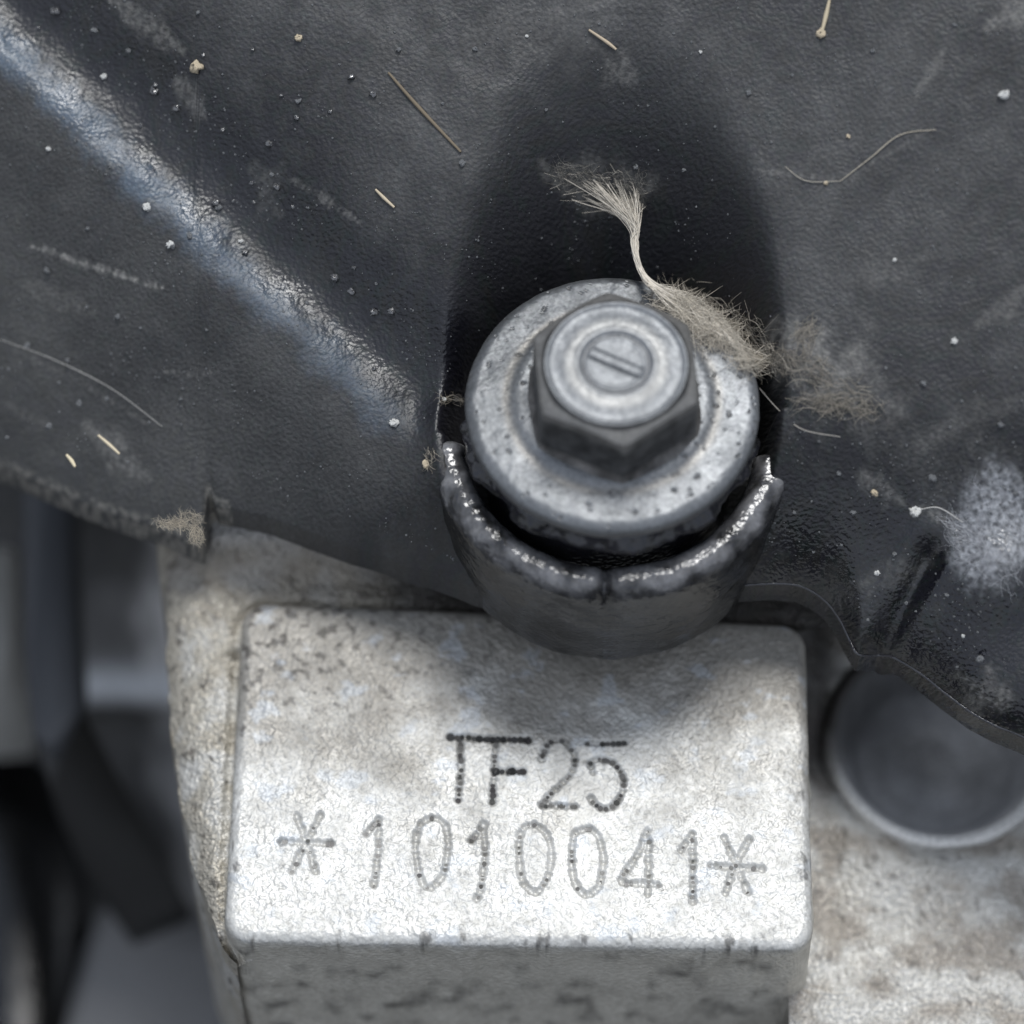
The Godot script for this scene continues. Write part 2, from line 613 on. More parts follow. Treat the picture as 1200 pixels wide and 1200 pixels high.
	var cup_paint := func(p: Vector3, r: float, _t: float) -> Color:
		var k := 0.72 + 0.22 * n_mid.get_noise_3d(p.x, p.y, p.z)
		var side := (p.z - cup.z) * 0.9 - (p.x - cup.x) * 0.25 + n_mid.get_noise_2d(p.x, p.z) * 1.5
		var rim_shade := smoothstep(4.5, -1.0, p.z - cup.z + n_mid.get_noise_2d(p.x, p.z))  # rim painted shaded at the back, leaving a lit crescent in front
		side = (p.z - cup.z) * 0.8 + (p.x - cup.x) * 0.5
		k *= 1.0 - 0.8 * smoothstep(3.5, -4.5, side)  # bowl shading painted in: dark back left, lighter front right
		return Color(k, k, k * 1.01).lerp(Color(0.80, 0.79, 0.76).lerp(Color(0.04, 0.037, 0.034), rim_shade), smoothstep(5.7, 6.3, r))
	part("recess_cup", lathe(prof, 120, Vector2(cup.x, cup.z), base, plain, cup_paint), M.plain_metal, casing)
	# the plain block below the pad that the walls run down to
	var foot := BoxMesh.new()
	foot.size = Vector3(26.0, 8, 36) * MM
	var f := part("block", foot, M.cast, casing)
	f.position = (Vector3(0.3, -26, 2) - base) * MM


# ---------------------------------------------------------------- what lies deep on the left

func slab(outline: Array, thick: float, bevel: float, origin: Vector3, col: Color) -> ArrayMesh:
	# an upright-sided slab with a chamfered top edge; outline of Vector3 that lies on the top face
	var st := SurfaceTool.new()
	st.begin(Mesh.PRIMITIVE_TRIANGLES)
	st.set_color(col)
	var mid := Vector3.ZERO
	for p in outline:
		mid += p / outline.size()
	var n := outline.size()
	var rings := []
	for k in 3:
		var ring := []
		for i in n:
			var p: Vector3 = outline[i]
			var e0: Vector3 = (p - outline[(i + n - 1) % n]).normalized()
			var e1: Vector3 = (outline[(i + 1) % n] - p).normalized()
			var inw := (e1 - e0)
			inw.y = 0.0
			var toward := Vector3(mid.x - p.x, 0, mid.z - p.z)
			if inw.dot(toward) < 0.0:
				inw = -inw
			inw = inw.normalized()
			ring.append(p + inw * bevel if k == 0 else (p + Vector3.DOWN * bevel if k == 1 else p + Vector3.DOWN * thick))
		rings.append(ring)
	for k in 2:
		for i in n:
			var j := (i + 1) % n
			for q in [rings[k][i], rings[k + 1][i], rings[k + 1][j], rings[k][i], rings[k + 1][j], rings[k][j]]:
				st.add_vertex((q - origin) * MM)
	var flat := PackedVector2Array()
	for p in rings[0]:
		flat.append(Vector2(p.x, p.z))
	for t in Geometry2D.triangulate_polygon(flat):
		st.add_vertex((rings[0][t] - origin) * MM)
	st.generate_normals()
	return st.commit()


func build_background() -> void:
	# pale rail at the far left
	var h := -30.0
	var o := at(10, 660, h)
	var rail := thing("metal_rail", "pale grey metal rail at the far left edge beside the dark bracket", "rail", Vector3(o.x, h - 14, o.z))
	var a := at(-90, 420, h)
	var pts := [at(-140, 380, h), at(26, 380, h), at(24, 600, h), at(20, 740, h), at(4, 790, h), at(-140, 800, h)]
	part("rail_face", slab(pts, 14, 0.8, Vector3(o.x, h - 14, o.z), Color(0.4, 0.4, 0.39)), M.deep, rail)
	# the bent bracket: an upright strip and a foot running down to the right
	o = at(60, 700, -24.0)
	var br := thing("bent_bracket", "dark blue grey painted steel bracket with a bend, left of the casting", "bracket", Vector3(o.x, -40, o.z))
	var top := [at(24, 400, -22), at(80, 400, -22), at(84, 560, -22), at(92, 700, -22), at(97, 830, -22), at(60, 875, -22.5), at(38, 860, -22.5), at(26, 760, -22)]
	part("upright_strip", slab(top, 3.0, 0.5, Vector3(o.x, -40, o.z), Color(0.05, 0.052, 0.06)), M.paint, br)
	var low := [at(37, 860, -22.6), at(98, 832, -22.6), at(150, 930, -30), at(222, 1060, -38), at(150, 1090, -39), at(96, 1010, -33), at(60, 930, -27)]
	part("foot_strip", slab(low, 3.0, 0.5, Vector3(o.x, -40, o.z), Color(0.013, 0.013, 0.015)), M.paint, br)  # foot is nearly black: its shade is put into the paint colour
	# stepped casting seen in the gap
	o = at(160, 800, -42.0)
	var step_base := Vector3(o.x, -70, o.z)
	var low_cast := thing("lower_casting", "blurred grey lower casting with a bright step, deep in the gap behind the bracket", "casting", step_base)
	var prof := []
	for q in [[560, -24.0], [680, -33.0], [705, -34.0], [800, -39.0], [825, -40.5], [838, -46.0], [1060, -62.0], [1110, -66.0]]:
		var p := at(160, q[0], q[1])
		prof.append(Vector2(p.z, p.y))
	prof = dense(rounded(prof, 2.0), 0.6)
	var v := PackedVector3Array()
	var c := PackedColorArray()
	var nu := 60
	for i in nu:
		var x := lerpf(-40.0, -14.0, float(i) / (nu - 1))
		for q in prof:
			var p := Vector3(x, q.y + n_mid.get_noise_2d(x * 0.5, q.x * 0.5) * 0.5, q.x)
			v.append(p)
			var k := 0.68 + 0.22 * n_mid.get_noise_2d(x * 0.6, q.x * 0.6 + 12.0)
			k *= lerpf(0.55, 1.25, smoothstep(-44.0, -41.0, q.y)) * lerpf(1.0, 0.55, smoothstep(-34.3, -32.5, q.y))  # lit step and shaded faces painted into the colour
			k *= 1.0 - 0.8 * smoothstep(-23.5, -27.0, x + n_mid.get_noise_2d(x, q.x) * 2.0)  # shadow at the left end, painted in
			c.append(Color(k, k, k * 1.02).lerp(Color(0.8, 0.84, 0.9), exp(-pow((q.y + 39.3) / 1.2, 2.0))))  # bluish highlight painted along the step's edge
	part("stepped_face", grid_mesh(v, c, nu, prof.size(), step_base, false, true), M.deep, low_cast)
	# smooth slab at the bottom left
	o = at(170, 1150, -46.0)
	var sb := Vector3(o.x, -60, o.z)
	var bar := thing("smooth_bar", "smooth grey metal bar at the bottom left corner below the bracket", "metal bar", sb)
	var bp := [at(112, 1062, -48), at(160, 1040, -48), at(240, 1060, -47), at(300, 1120, -46), at(330, 1320, -46), at(50, 1320, -46), at(72, 1200, -47), at(100, 1100, -48)]
	part("bar_face", slab(bp, 12, 1.2, sb, Color(0.2, 0.2, 0.205)), M.deep, bar)
	# black hose in the far left bottom
	o = at(20, 1050, -52.0)
	var hose := thing("rubber_hose", "black rubber hose in the dark lower left corner", "hose", o)
	var sk := Strands.new()
	sk.add(curve([at(-60, 760, -60), at(-10, 900, -54), at(25, 1050, -52), at(30, 1300, -52)], 10), 5.0, Color(0.006, 0.006, 0.007), o, 1.0, 20)
	part("tube", commit(sk.v, sk.n, sk.c, sk.ix), M.rubber, hose)


# ---------------------------------------------------------------- black cover

func ridge_q(x: float, z: float) -> float:       # distance from the cover's ridge line, positive to the right of it
	return (x + 6.1) * 0.681 - (z - 0.5) * 0.734 + 1.9


func cover_plain(x: float, z: float) -> float:
	var zz := z + 0.15 * maxf(0.0, x - 14.0)
	var pu := 15.0 + 0.5 * (1.7 - z) + 0.16 * (x - 14.0)
	# right of the bolt the front falls away more steeply, then flattens to a rim
	var rt := smoothstep(2.0, 9.0, x)
	pu -= rt * 0.85 * (softp(z - 3.1, 0.7) - softp(z - 8.6, 1.2))
	pu += rt * 0.25 * softp(z - 8.6, 1.2)
	var q := ridge_q(x, z) + n_mid.get_noise_2d(x * 0.35, z * 0.35 + 70.0) * 0.7
	pu -= 1.7 * exp(-pow((q - 4.0) / 2.6, 2.0)) - 0.9 * exp(-pow((q - 13.0) / 4.5, 2.0)) * smoothstep(4.0, -8.0, z)
	var qs := q
	var pl := 15.0 + 0.5 * (1.7 - (z + qs * 0.734)) + 0.16 * (x - qs * 0.681 - 14.0) - 0.3 + 1.02 * q - 0.012 * q * q * signf(-q)
	var h := smin(pl, pu, 1.4)
	# the flank swells to meet the collar on its left
	var dc := Vector2(x, z) - axis
	var rc := dc.length()
	if rc < 18.0 and dc.x < 0.0:
		var meet := smoothstep(5.0, 2.6, dc.y) * smoothstep(-0.2, -0.7, dc.x / maxf(rc, 0.1))
		h = lerpf(h, -smin(-h, -(12.5 - 1.15 * maxf(0.0, rc - 9.6)), 1.2), meet)
	# a moulding fold on the lower right
	var fq := Geometry2D.get_closest_point_to_segment(Vector2(x, z), Vector2(22.6, 8.2), Vector2(19.8, 12.6)).distance_to(Vector2(x, z))
	h -= 0.7 * exp(-pow(fq / 0.55, 2.0)) - 0.35 * exp(-pow((fq - 1.2) / 0.6, 2.0))
	# the rounded boss at the right edge
	var kn := on_knob
	h += 2.3 * exp(-(pow((x - kn.x) / 3.0, 2.0) + pow((z - kn.y) / 2.6, 2.0)))
	h += n_big.get_noise_2d(x * 0.7, z * 0.7) * 0.30 + n_mid.get_noise_2d(x * 0.4, z * 0.4) * 0.07
	return h


var on_knob := Vector2(26.2, 9.4)


func softp(t: float, k: float) -> float:
	return k * log(1.0 + exp(clampf(t / k, -30, 30)))


func edge_fall(x: float) -> float:
	return lerpf(0.7, 2.4, smoothstep(-16.0, -6.0, x))


func cover_at_edge(x: float, z: float) -> float:
	return cover_plain(x, z) - edge_fall(x)


func solve_edge() -> void:
	var line := [[-260, 400], [-120, 484], [0, 545], [50, 567], [100, 589], [150, 607], [195, 622], [215, 632], [236, 640], [240, 600], [242, 580], [247, 576], [250, 584], [252, 592], [290, 600], [330, 611], [370, 626], [410, 640], [450, 652], [500, 668], [560, 690], [620, 700], [700, 704], [780, 700], [830, 692], [868, 684], [885, 683], [910, 682], [935, 684], [955, 693], [972, 707], [986, 727], [996, 748], [1006, 766], [1030, 766], [1050, 770], [1080, 788], [1110, 812], [1140, 834], [1170, 850], [1200, 862], [1300, 915], [1480, 1000]]
	for q in line:
		var p := on(q[0], q[1], cover_at_edge)
		if edge_x.size() and p.x <= edge_x[-1] + 0.02:
			p.x = edge_x[-1] + 0.02
		edge_x.append(p.x)
		edge_z.append(p.z)


func edge_at(x: float) -> float:
	var i := clampi(edge_x.bsearch(x) - 1, 0, edge_x.size() - 2)
	return lerpf(edge_z[i], edge_z[i + 1], (x - edge_x[i]) / (edge_x[i + 1] - edge_x[i]))


func cover_h(x: float, z: float) -> float:
	var h := cover_plain(x, z)
	var gap := maxf(0.0, edge_at(x) - z)
	h -= edge_fall(x) * exp(-gap / 1.1)
	# the pocket round the bolt
	var d := Vector2(x, z) - axis
	var r := d.length()
	if r < 20.0:
		var cs := absf(d.x) / maxf(r, 1e-4)
		var sn := absf(d.y) / maxf(r, 1e-4)
		var ri := 8.25
		var ro := 9.3
		if d.y < 0.0:
			ri = 1.0 / sqrt(pow(cs / 8.25, 2) + pow(sn / 9.0, 2))
			ro = 1.0 / sqrt(pow(cs / 9.7, 2) + pow(sn / 21.0, 2))
		var t := clampf((r - ri) / (ro - ri), 0.0, 1.0)
		var s := t * t * (3.0 - 2.0 * t)
		s = lerpf(s, 1.0 - pow(1.0 - t, 2.6), 0.8)
		var low := 8.0
		if d.y > 0.0:
			low = lerpf(8.0, 6.0, smoothstep(0.0, 3.0, d.y))
		h = minf(h, lerpf(low, h, s))
	return h


func build_cover() -> void:
	var base := at(717, 468, 12.0)
	base.y = 2.0
	var cover := thing("engine_cover", "black moulded plastic engine cover with ridge, bolt pocket and dusty scratched surface", "engine cover", base)
	var xs := []
	for k in 16:
		xs.append(-60.0 + k * 1.7)
	var x := -32.8
	while x < 32.8:
		xs.append(x)
		x += 0.135
	for k in 16:
		xs.append(33.0 + k * 1.7)
	var ts := []              # distance back from the edge
	var t := 0.0
	while t < 46.0:
		ts.append(t)
		t += 0.06 if t < 0.6 else (0.135 if t < 38.0 else 0.9)
	for k in 10:
		ts.append(47.0 + k * 3.0)
	var lip := [Vector2(-3.0, -2.6), Vector2(-1.0, -2.6), Vector2(-0.15, -2.5), Vector2(0.05, -2.2), Vector2(0.05, -1.2), Vector2(0.05, -0.4), Vector2(0.02, -0.12)]    # underside and rim: (forward, down)
	var nu := xs.size()
	var nv := ts.size() + lip.size()
	var v := PackedVector3Array()
	v.resize(nu * nv)
	for i in nu:
		var xx: float = xs[i]
		var ze := edge_at(xx)
		var he := cover_h(xx, ze)
		for j in nv:
			if j < lip.size():
				var l: Vector2 = lip[j]
				v[i * nv + j] = Vector3(xx, he + l.y, ze + l.x)
			else:
				var z: float = ze - ts[j - lip.size()]
				v[i * nv + j] = Vector3(xx, cover_h(xx, z), z)
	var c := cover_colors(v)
	var uv := PackedVector2Array()
	uv.resize(v.size())
	for k in v.size():
		uv[k] = Vector2(v[k].x, v[k].z - v[k].y * 0.45) / 70.0 + Vector2(0.5, 0.5)
	M.plastic.uv1_triplanar = false
	M.plastic.uv1_world_triplanar = false
	M.plastic.uv1_scale = Vector3.ONE
	M.plastic.uv1_offset = Vector3.ZERO
	M.plastic.roughness = 1.0
	M.plastic.metallic_specular = 0.52
	M.plastic.roughness_texture = cover_gloss()
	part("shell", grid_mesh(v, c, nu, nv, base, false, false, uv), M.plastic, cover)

	var bead := Strands.new()
	var run := []
	for q in [[872, 684], [885, 683], [910, 682], [935, 684], [955, 693], [972, 707], [986, 727], [996, 748], [1006, 765], [1030, 766], [1050, 770], [1080, 788], [1110, 812], [1140, 834], [1170, 850], [1200, 862], [1300, 915]]:
		var w := on(q[0], q[1], cover_at_edge)
		run.append(w + Vector3(0, -0.15, 0.02))
	bead.add(curve(run, 5), 0.1, Color(0.03, 0.03, 0.032), base, 0.9, 10)
	part("rim_flash", commit(bead.v, bead.n, bead.c, bead.ix), M.rubber, cover)

	# the collar under the bolt's washer
	var prof := dense(rounded([Vector2(8.6, 3.4), Vector2(9.2, 2.9), Vector2(9.6, 3.5), Vector2(9.95, 8.0), Vector2(9.95, 11.6), Vector2(9.45, 12.4), Vector2(8.45, 12.4), Vector2(7.95, 11.7), Vector2(7.8, 7.0)], 0.5), 0.16)
	var shape := func(r: float, y: float, th: float) -> Vector2:
		var n := n_mid.get_noise_3d(cos(th) * 9.0, y * 1.2, sin(th) * 9.0)
		var rough := smoothstep(10.5, 12.3, y) * (0.25 + 0.75 * smoothstep(0.2, -0.9, cos(th)))
		var f := (n_fine.get_noise_3d(cos(th) * 8.0, y, sin(th) * 8.0) * 0.07 + n_mid.get_noise_3d(cos(th) * 16.0, y, sin(th) * 16.0) * 0.34) * rough * smoothstep(-0.05, 0.35, sin(th))
		var nick := exp(-pow((th - 1.62) / 0.035, 2.0)) * smoothstep(9.0, 12.0, y)
		var gone := smoothstep(0.17, 0.04, sin(th)) if cos(th) > 0.0 else smoothstep(0.10, -0.25, sin(th))
		var tip := exp(-pow((th - 0.2) / 0.10, 2.0)) * smoothstep(10.5, 12.0, y) * smoothstep(8.6, 9.6, r)
		return Vector2(r + n * 0.12 + f * 0.6 - nick * 0.25 + tip * 1.1 , y + f + n * 0.15 * rough - nick * 0.7 - gone * maxf(0.0, y - 6.5))
	var paint := func(p: Vector3, r: float, _th: float) -> Color:
		var k := 0.014 + 0.02 * smoothstep(-0.1, 0.4, n_mid.get_noise_3d(p.x * 0.8, p.y * 0.8, p.z * 0.8 + 8.0))
		var rim_sheen := smoothstep(11.2, 12.2, p.y) * smoothstep(-0.5, 0.4, n_mid.get_noise_3d(p.x * 1.5, p.y, p.z * 1.5)) * 0.15  # broad highlight on the rim, painted into its colour
		return Color(k + rim_sheen, k + rim_sheen, (k + rim_sheen) * 1.04)
	part("bolt_collar", lathe(prof, 300, axis, base, shape, paint), M.collar, cover)


func cover_gloss() -> ImageTexture:       # how rough the plastic is: matt and dusty, oily along the lower right and in the dark band by the ridge
	var n := 512
	var im := Image.create_empty(n, n, false, Image.FORMAT_L8)
	for j in n:
		for i in n:
			var x := (float(i) / n - 0.5) * 70.0
			var w := (float(j) / n - 0.5) * 70.0
			var z := w + 0.45 * 13.0
			var nz := n_mid.get_noise_2d(x * 0.7, w * 0.7) + 0.6 * n_fine.get_noise_2d(x * 0.5, w * 0.5)
			var k := 0.66 + 0.14 * nz
			var q := ridge_q(x, z)
			k = lerpf(k, 0.40 + 0.16 * nz, smoothstep(1.0, 3.0, q) * smoothstep(10.0, 7.0, q))
			k = lerpf(k, 0.24 + 0.22 * nz, smoothstep(3.5, 7.0, z + nz * 2.0) * smoothstep(11.0, 15.0, x + nz))
			im.set_pixel(i, j, Color(k, k, k))
	return ImageTexture.create_from_image(im)


func cover_colors(v: PackedVector3Array) -> PackedColorArray:
	var c := PackedColorArray()
	c.resize(v.size())
	var pk := on(1166, 622, cover_h)
	var on_patch := Vector2(pk.x, pk.z)
	for k in v.size():
		var p := v[k]
		var dust := smoothstep(-0.15, 0.55, n_big.get_noise_2d(p.x * 1.3, p.z * 1.3 + 60.0)) * 0.5 + smoothstep(0.05, 0.5, n_mid.get_noise_2d(p.x * 1.3, p.z * 1.3)) * 0.35
		dust += smoothstep(0.25, 0.55, n_fine.get_noise_2d(p.x * 1.5, p.z * 1.5)) * 0.25
		var in_pocket := smoothstep(12.0, 9.0, Vector2(p.x - axis.x, (p.z - axis.y) * (1.0 if p.z > axis.y else 0.62)).length())
		dust *= 1.0 - 0.8 * in_pocket
		var q0 := ridge_q(p.x, p.z) + n_mid.get_noise_2d(p.x * 0.5, p.z * 0.5) * 1.5
		dust *= 1.0 - 0.75 * smoothstep(1.5, 3.5, q0) * smoothstep(9.5, 6.5, q0)  # also darkens the band right of the ridge, shading put into the colour
		dust += (0.46 + 0.40 * n_big.get_noise_2d(p.x * 0.8 + 9.0, p.z * 0.8)) * smoothstep(8.0, 11.5, q0) * (1.0 - in_pocket) * smoothstep(4.0, -6.0, p.z)
		dust *= 1.0 - 0.5 * smoothstep(2.0, 8.0, p.z) * smoothstep(10.0, 14.0, p.x)
		c[k] = Color(0.009, 0.010, 0.012).lerp(Color(0.105, 0.105, 0.104), clampf(dust * 0.40, 0.0, 0.8))
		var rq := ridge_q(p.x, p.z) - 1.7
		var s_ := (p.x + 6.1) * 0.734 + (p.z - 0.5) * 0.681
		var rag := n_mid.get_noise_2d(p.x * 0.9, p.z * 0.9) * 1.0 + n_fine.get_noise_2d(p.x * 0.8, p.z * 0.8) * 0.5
		var ridge_sheen := smoothstep(1.7, -0.1, absf(rq) + rag * 0.8) * smoothstep(2.0, -2.5, s_ + rag)
		c[k] = c[k].lerp(Color(0.085, 0.085, 0.082), smoothstep(0.5, -2.5, rq) * (0.34 + 0.40 * n_big.get_noise_2d(p.x, p.z) + 0.4 * smoothstep(-4.0, -11.0, rq)))
		c[k] = c[k].lerp(Color(0.085, 0.12, 0.165), ridge_sheen * lerpf(0.8, 0.45, smoothstep(-26.0, 0.0, s_)))  # bluish sky highlight on the ridge, painted into the colour
		var kd := Vector2((p.x - on_patch.x) / 2.7, (p.z - on_patch.y) / 3.2).length() + rag * 0.25
		c[k] = c[k].lerp(Color(0.34, 0.35, 0.37), smoothstep(1.05, 0.6, kd) * clampf(0.62 + 1.0 * n_fine.get_noise_2d(p.x * 1.6, p.z * 1.6), 0.1, 1.0))  # pale knob patch: a highlight painted into the colour
		var to_rim := edge_at(p.x) - p.z
		if to_rim < 0.5 and p.x < -16.0:
			c[k] = c[k].lerp(Color(0.26, 0.245, 0.215), smoothstep(0.45, 0.1, absf(to_rim)) * smoothstep(-0.25, 0.25, n_fine.get_noise_2d(p.x * 1.2, p.y)) * 0.8)
	# smears of dust and scratches: [x, y, x, y, half width, strength, ragged] in pixels of the photograph, laid onto the surface
	var marks := [
		[35, 288, 190, 338, 3.2, 0.8, 0.5], [130, 0, 215, 60, 10, 0.30, 1.0], [205, 95, 240, 135, 9, 0.30, 1.0], [340, 210, 425, 262, 4, 0.30, 1.0], [190, 435, 248, 437, 2.5, 0.35, 0.6], [0, 400, 80, 440, 2, 0.28, 0.8], [80, 440, 180, 500, 2, 0.25, 0.9],
		[20, 330, 110, 365, 8, 0.14, 1.0], [100, 500, 175, 560, 12, 0.42, 1.2], [0, 470, 60, 500, 4, 0.25, 1.0], [880, 200, 990, 214, 2, 0.25, 0.6], [985, 212, 1095, 150, 2, 0.22, 0.5], [1075, 110, 1105, 60, 8, 0.24, 1.0],
		[905, 390, 1010, 470, 26, 0.36, 1.6], [930, 400, 1040, 480, 40, 0.16, 1.6], [690, 50, 740, 90, 14, 0.22, 1.4], [640, 200, 760, 215, 16, 0.22, 1.6], [1010, 560, 1060, 590, 10, 0.28, 1.4], [1060, 590, 1120, 610, 5, 0.28, 1.4],
		[1080, 520, 1200, 470, 14, 0.12, 1.4], [1000, 330, 1090, 300, 16, 0.10, 1.4], [1150, 380, 1200, 340, 12, 0.2, 1.4], [560, 40, 700, 20, 40, 0.10, 1.2], [1160, 30, 1200, 10, 14, 0.3, 1.4], [300, 200, 330, 250, 16, 0.14, 1.4], [1000, 690, 1090, 660, 14, 0.12, 1.4], [1120, 790, 1180, 820, 14, 0.3, 1.6], [1010, 500, 1200, 560, 30, 0.08, 1.4],
	]
	for m in marks:
		var a := on(m[0], m[1], cover_h)
		var b := on(m[2], m[3], cover_h)
		var w: float = m[4] * 0.048
		var pa := Vector2(a.x, a.z)
		var pb := Vector2(b.x, b.z)
		var box := Rect2(pa, Vector2.ZERO).expand(pb).grow(w * 2.2)
		for k in v.size():
			var p := Vector2(v[k].x, v[k].z)
			if not box.has_point(p):
				continue
			var wob: float = n_mid.get_noise_2d(p.x * 1.4, p.y * 1.4) * w * m[6]
			var q := Geometry2D.get_closest_point_to_segment(p, pa, pb)
			var along := pa.distance_to(q) / maxf(pa.distance_to(pb), 0.01)
			var e := p.distance_to(q) / (0.35 + 0.65 * sin(PI * clampf(along, 0.04, 0.96))) + wob
			e += w * 0.9 * smoothstep(0.0, 0.4, n_fine.get_noise_2d(along * 9.0, m[0] + m[1])) * (1.0 if w < 0.3 else 0.0)
			var n := 0.35 + 0.9 * smoothstep(-0.35, 0.35, n_fine.get_noise_2d(p.x * 1.4, p.y * 1.4 + m[0]))
			var s: float = m[5] * smoothstep(w * 1.5, w * 0.3, e) * n
			c[k] = c[k].lerp(Color(0.30, 0.29, 0.27), clampf(s, 0, 0.9))
	return c


# ---------------------------------------------------------------- bolt, washer, sleeve

func build_bolt() -> void:
	var base := Vector3(axis.x, 16.0, axis.y)
	var hc := at(722, 425, 20.3)
	var hex := Vector2(hc.x, hc.z)
	var bolt := thing("hex_bolt", "hexagonal bolt head with a small slotted circle stamped in its top", "bolt", Vector3(hex.x, 16.0, hex.y))
	var segs := 288
	var top := 20.3
	var rows := []
	var r := 0.01
	while r < 3.8:
		rows.append([0, r])
		r += 0.055
	for k in 10:
		rows.append([1, k / 9.0])
	for k in range(1, 14):
		rows.append([2, k / 13.0])
	for k in range(1, 6):
		rows.append([3, k / 5.0])
	var v := PackedVector3Array()
	var c := PackedColorArray()
	var turn := deg_to_rad(85.0)
	for i in segs + 1:
		var th := TAU * i / segs
		var local := fposmod(th - turn + PI / 6.0, PI / 3.0) - PI / 6.0         # 0 at a corner
		var flat := 4.18 / cos(PI / 6.0 - absf(local))
		var side := -smin(-0.0, -smin(flat, 4.80, 0.32), 0.001)
		for w in rows:
			var rad := 0.0
			var y := top
			var col := Color(0.235, 0.245, 0.255)
			if w[0] == 0:
				rad = w[1]
				var p := Vector2(cos(th), sin(th)) * rad
				y += -0.10 * exp(-pow((rad - 1.72) / 0.13, 2.0)) + 0.05 * exp(-pow((rad - 2.05) / 0.16, 2.0)) - 0.06 * smoothstep(1.6, 1.3, rad)
				var along := deg_to_rad(26.0)
				var s := absf(-p.x * sin(along) + p.y * cos(along))
				if rad < 1.5:
					y += 0.09 * smoothstep(0.26, 0.16, s) - 0.10 * exp(-pow((s - 0.30) / 0.07, 2.0))
				y -= 0.12 * smoothstep(2.4, 3.3, rad) * smoothstep(3.75, 3.4, rad) 
				col = col.lerp(Color(0.40, 0.395, 0.375), smoothstep(1.9, 2.3, rad) * smoothstep(3.0, 2.5, rad) * 0.5)
				col = col.lerp(Color(0.2, 0.2, 0.2), exp(-pow((rad - 1.72) / 0.12, 2.0)) * 0.55)
			elif w[0] == 1:
				var f: float = w[1]
				rad = lerpf(3.8, side, f)
				y -= 0.05 + 0.12 * smoothstep(0.0, 0.15, f) + (rad - 3.8) * 0.42 + f * f * 0.10
				col = Color(0.05, 0.05, 0.05).lerp(Color(0.22, 0.215, 0.205), smoothstep(0.08, 0.35, f))  # thin dark line round the disc is painted shade
			elif w[0] == 2:
				var f: float = w[1]
				var y0 := top - 0.27 - (side - 3.8) * 0.42
				rad = side + 0.03 * f
				y = lerpf(y0, 16.7, f)
				col = Color(0.22, 0.215, 0.205).lerp(Color(0.115, 0.115, 0.115), smoothstep(0.0, 0.3, f))  # sides painted darker than the top, as shaded faces
			else:
				var f: float = w[1]
				rad = lerpf(side + 0.03, 5.15, f * f)
				y = lerpf(16.7, 15.95, f)
				col = Color(0.14, 0.135, 0.13)
			var q := Vector3(hex.x + rad * cos(th), y, hex.y + rad * sin(th))
			q.y += n_mid.get_noise_2d(q.x * 2.0, q.z * 2.0) * 0.035
			var nn := n_mid.get_noise_3d(q.x * 2.2, q.y * 2.2, q.z * 2.2)
			v.append(q)
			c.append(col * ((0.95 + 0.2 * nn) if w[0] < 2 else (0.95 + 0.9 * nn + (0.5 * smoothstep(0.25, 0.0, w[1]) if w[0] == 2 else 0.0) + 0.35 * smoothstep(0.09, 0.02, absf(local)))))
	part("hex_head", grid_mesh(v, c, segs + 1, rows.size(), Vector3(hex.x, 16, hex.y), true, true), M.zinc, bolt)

	var wash := thing("round_washer", "wide round grey steel washer under the bolt head", "washer", Vector3(axis.x, 14.6, axis.y))
	var prof := dense(rounded([Vector2(3.0, 14.7), Vector2(7.5, 14.65), Vector2(7.92, 14.9), Vector2(7.95, 15.6), Vector2(7.5, 15.95), Vector2(5.6, 15.98), Vector2(5.15, 16.22), Vector2(2.5, 16.25)], 0.35), 0.09)
	var shape := func(rr: float, y: float, th: float) -> Vector2:
		var n := n_mid.get_noise_2d(cos(th) * rr * 1.2, sin(th) * rr * 1.2)
		var pit := smoothstep(0.47, 0.6, n_fine.get_noise_2d(cos(th) * rr * 0.9 + 30.0, sin(th) * rr * 0.9))
		return Vector2(rr + n * 0.05 * smoothstep(6.5, 7.9, rr), y + (n * 0.07 - pit * 0.10) * smoothstep(15.5, 15.9, y))
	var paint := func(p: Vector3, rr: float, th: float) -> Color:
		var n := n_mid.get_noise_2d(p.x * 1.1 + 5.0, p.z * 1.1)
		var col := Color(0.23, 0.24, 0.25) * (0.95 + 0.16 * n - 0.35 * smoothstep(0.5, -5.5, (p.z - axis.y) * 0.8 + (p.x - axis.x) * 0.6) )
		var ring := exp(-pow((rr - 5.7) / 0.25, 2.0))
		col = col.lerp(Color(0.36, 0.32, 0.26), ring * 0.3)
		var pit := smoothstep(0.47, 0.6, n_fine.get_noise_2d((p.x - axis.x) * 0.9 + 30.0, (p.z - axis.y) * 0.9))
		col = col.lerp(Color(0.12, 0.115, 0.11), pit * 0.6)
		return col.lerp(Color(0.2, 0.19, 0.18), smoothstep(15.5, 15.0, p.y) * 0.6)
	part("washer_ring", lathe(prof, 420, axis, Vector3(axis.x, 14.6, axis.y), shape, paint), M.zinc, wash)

	var sl := thing("rubber_sleeve", "black ragged rubber sleeve squeezed between washer and collar", "sleeve", Vector3(axis.x, 8, axis.y))
	prof = dense(rounded([Vector2(6.9, 7.0), Vector2(7.0, 12.6), Vector2(7.7, 13.2), Vector2(7.9, 13.7), Vector2(7.6, 14.1), Vector2(7.3, 14.62), Vector2(6.0, 14.64)], 0.4), 0.15)
	var ragged := func(rr: float, y: float, th: float) -> Vector2:
		var n := n_mid.get_noise_3d(cos(th) * 6.0, y * 0.3, sin(th) * 6.0)
		var k := smoothstep(12.4, 13.5, y)
		return Vector2(rr + k * (n * 0.9 + 0.15), y + k * n * 0.5 * smoothstep(14.5, 13.8, y))
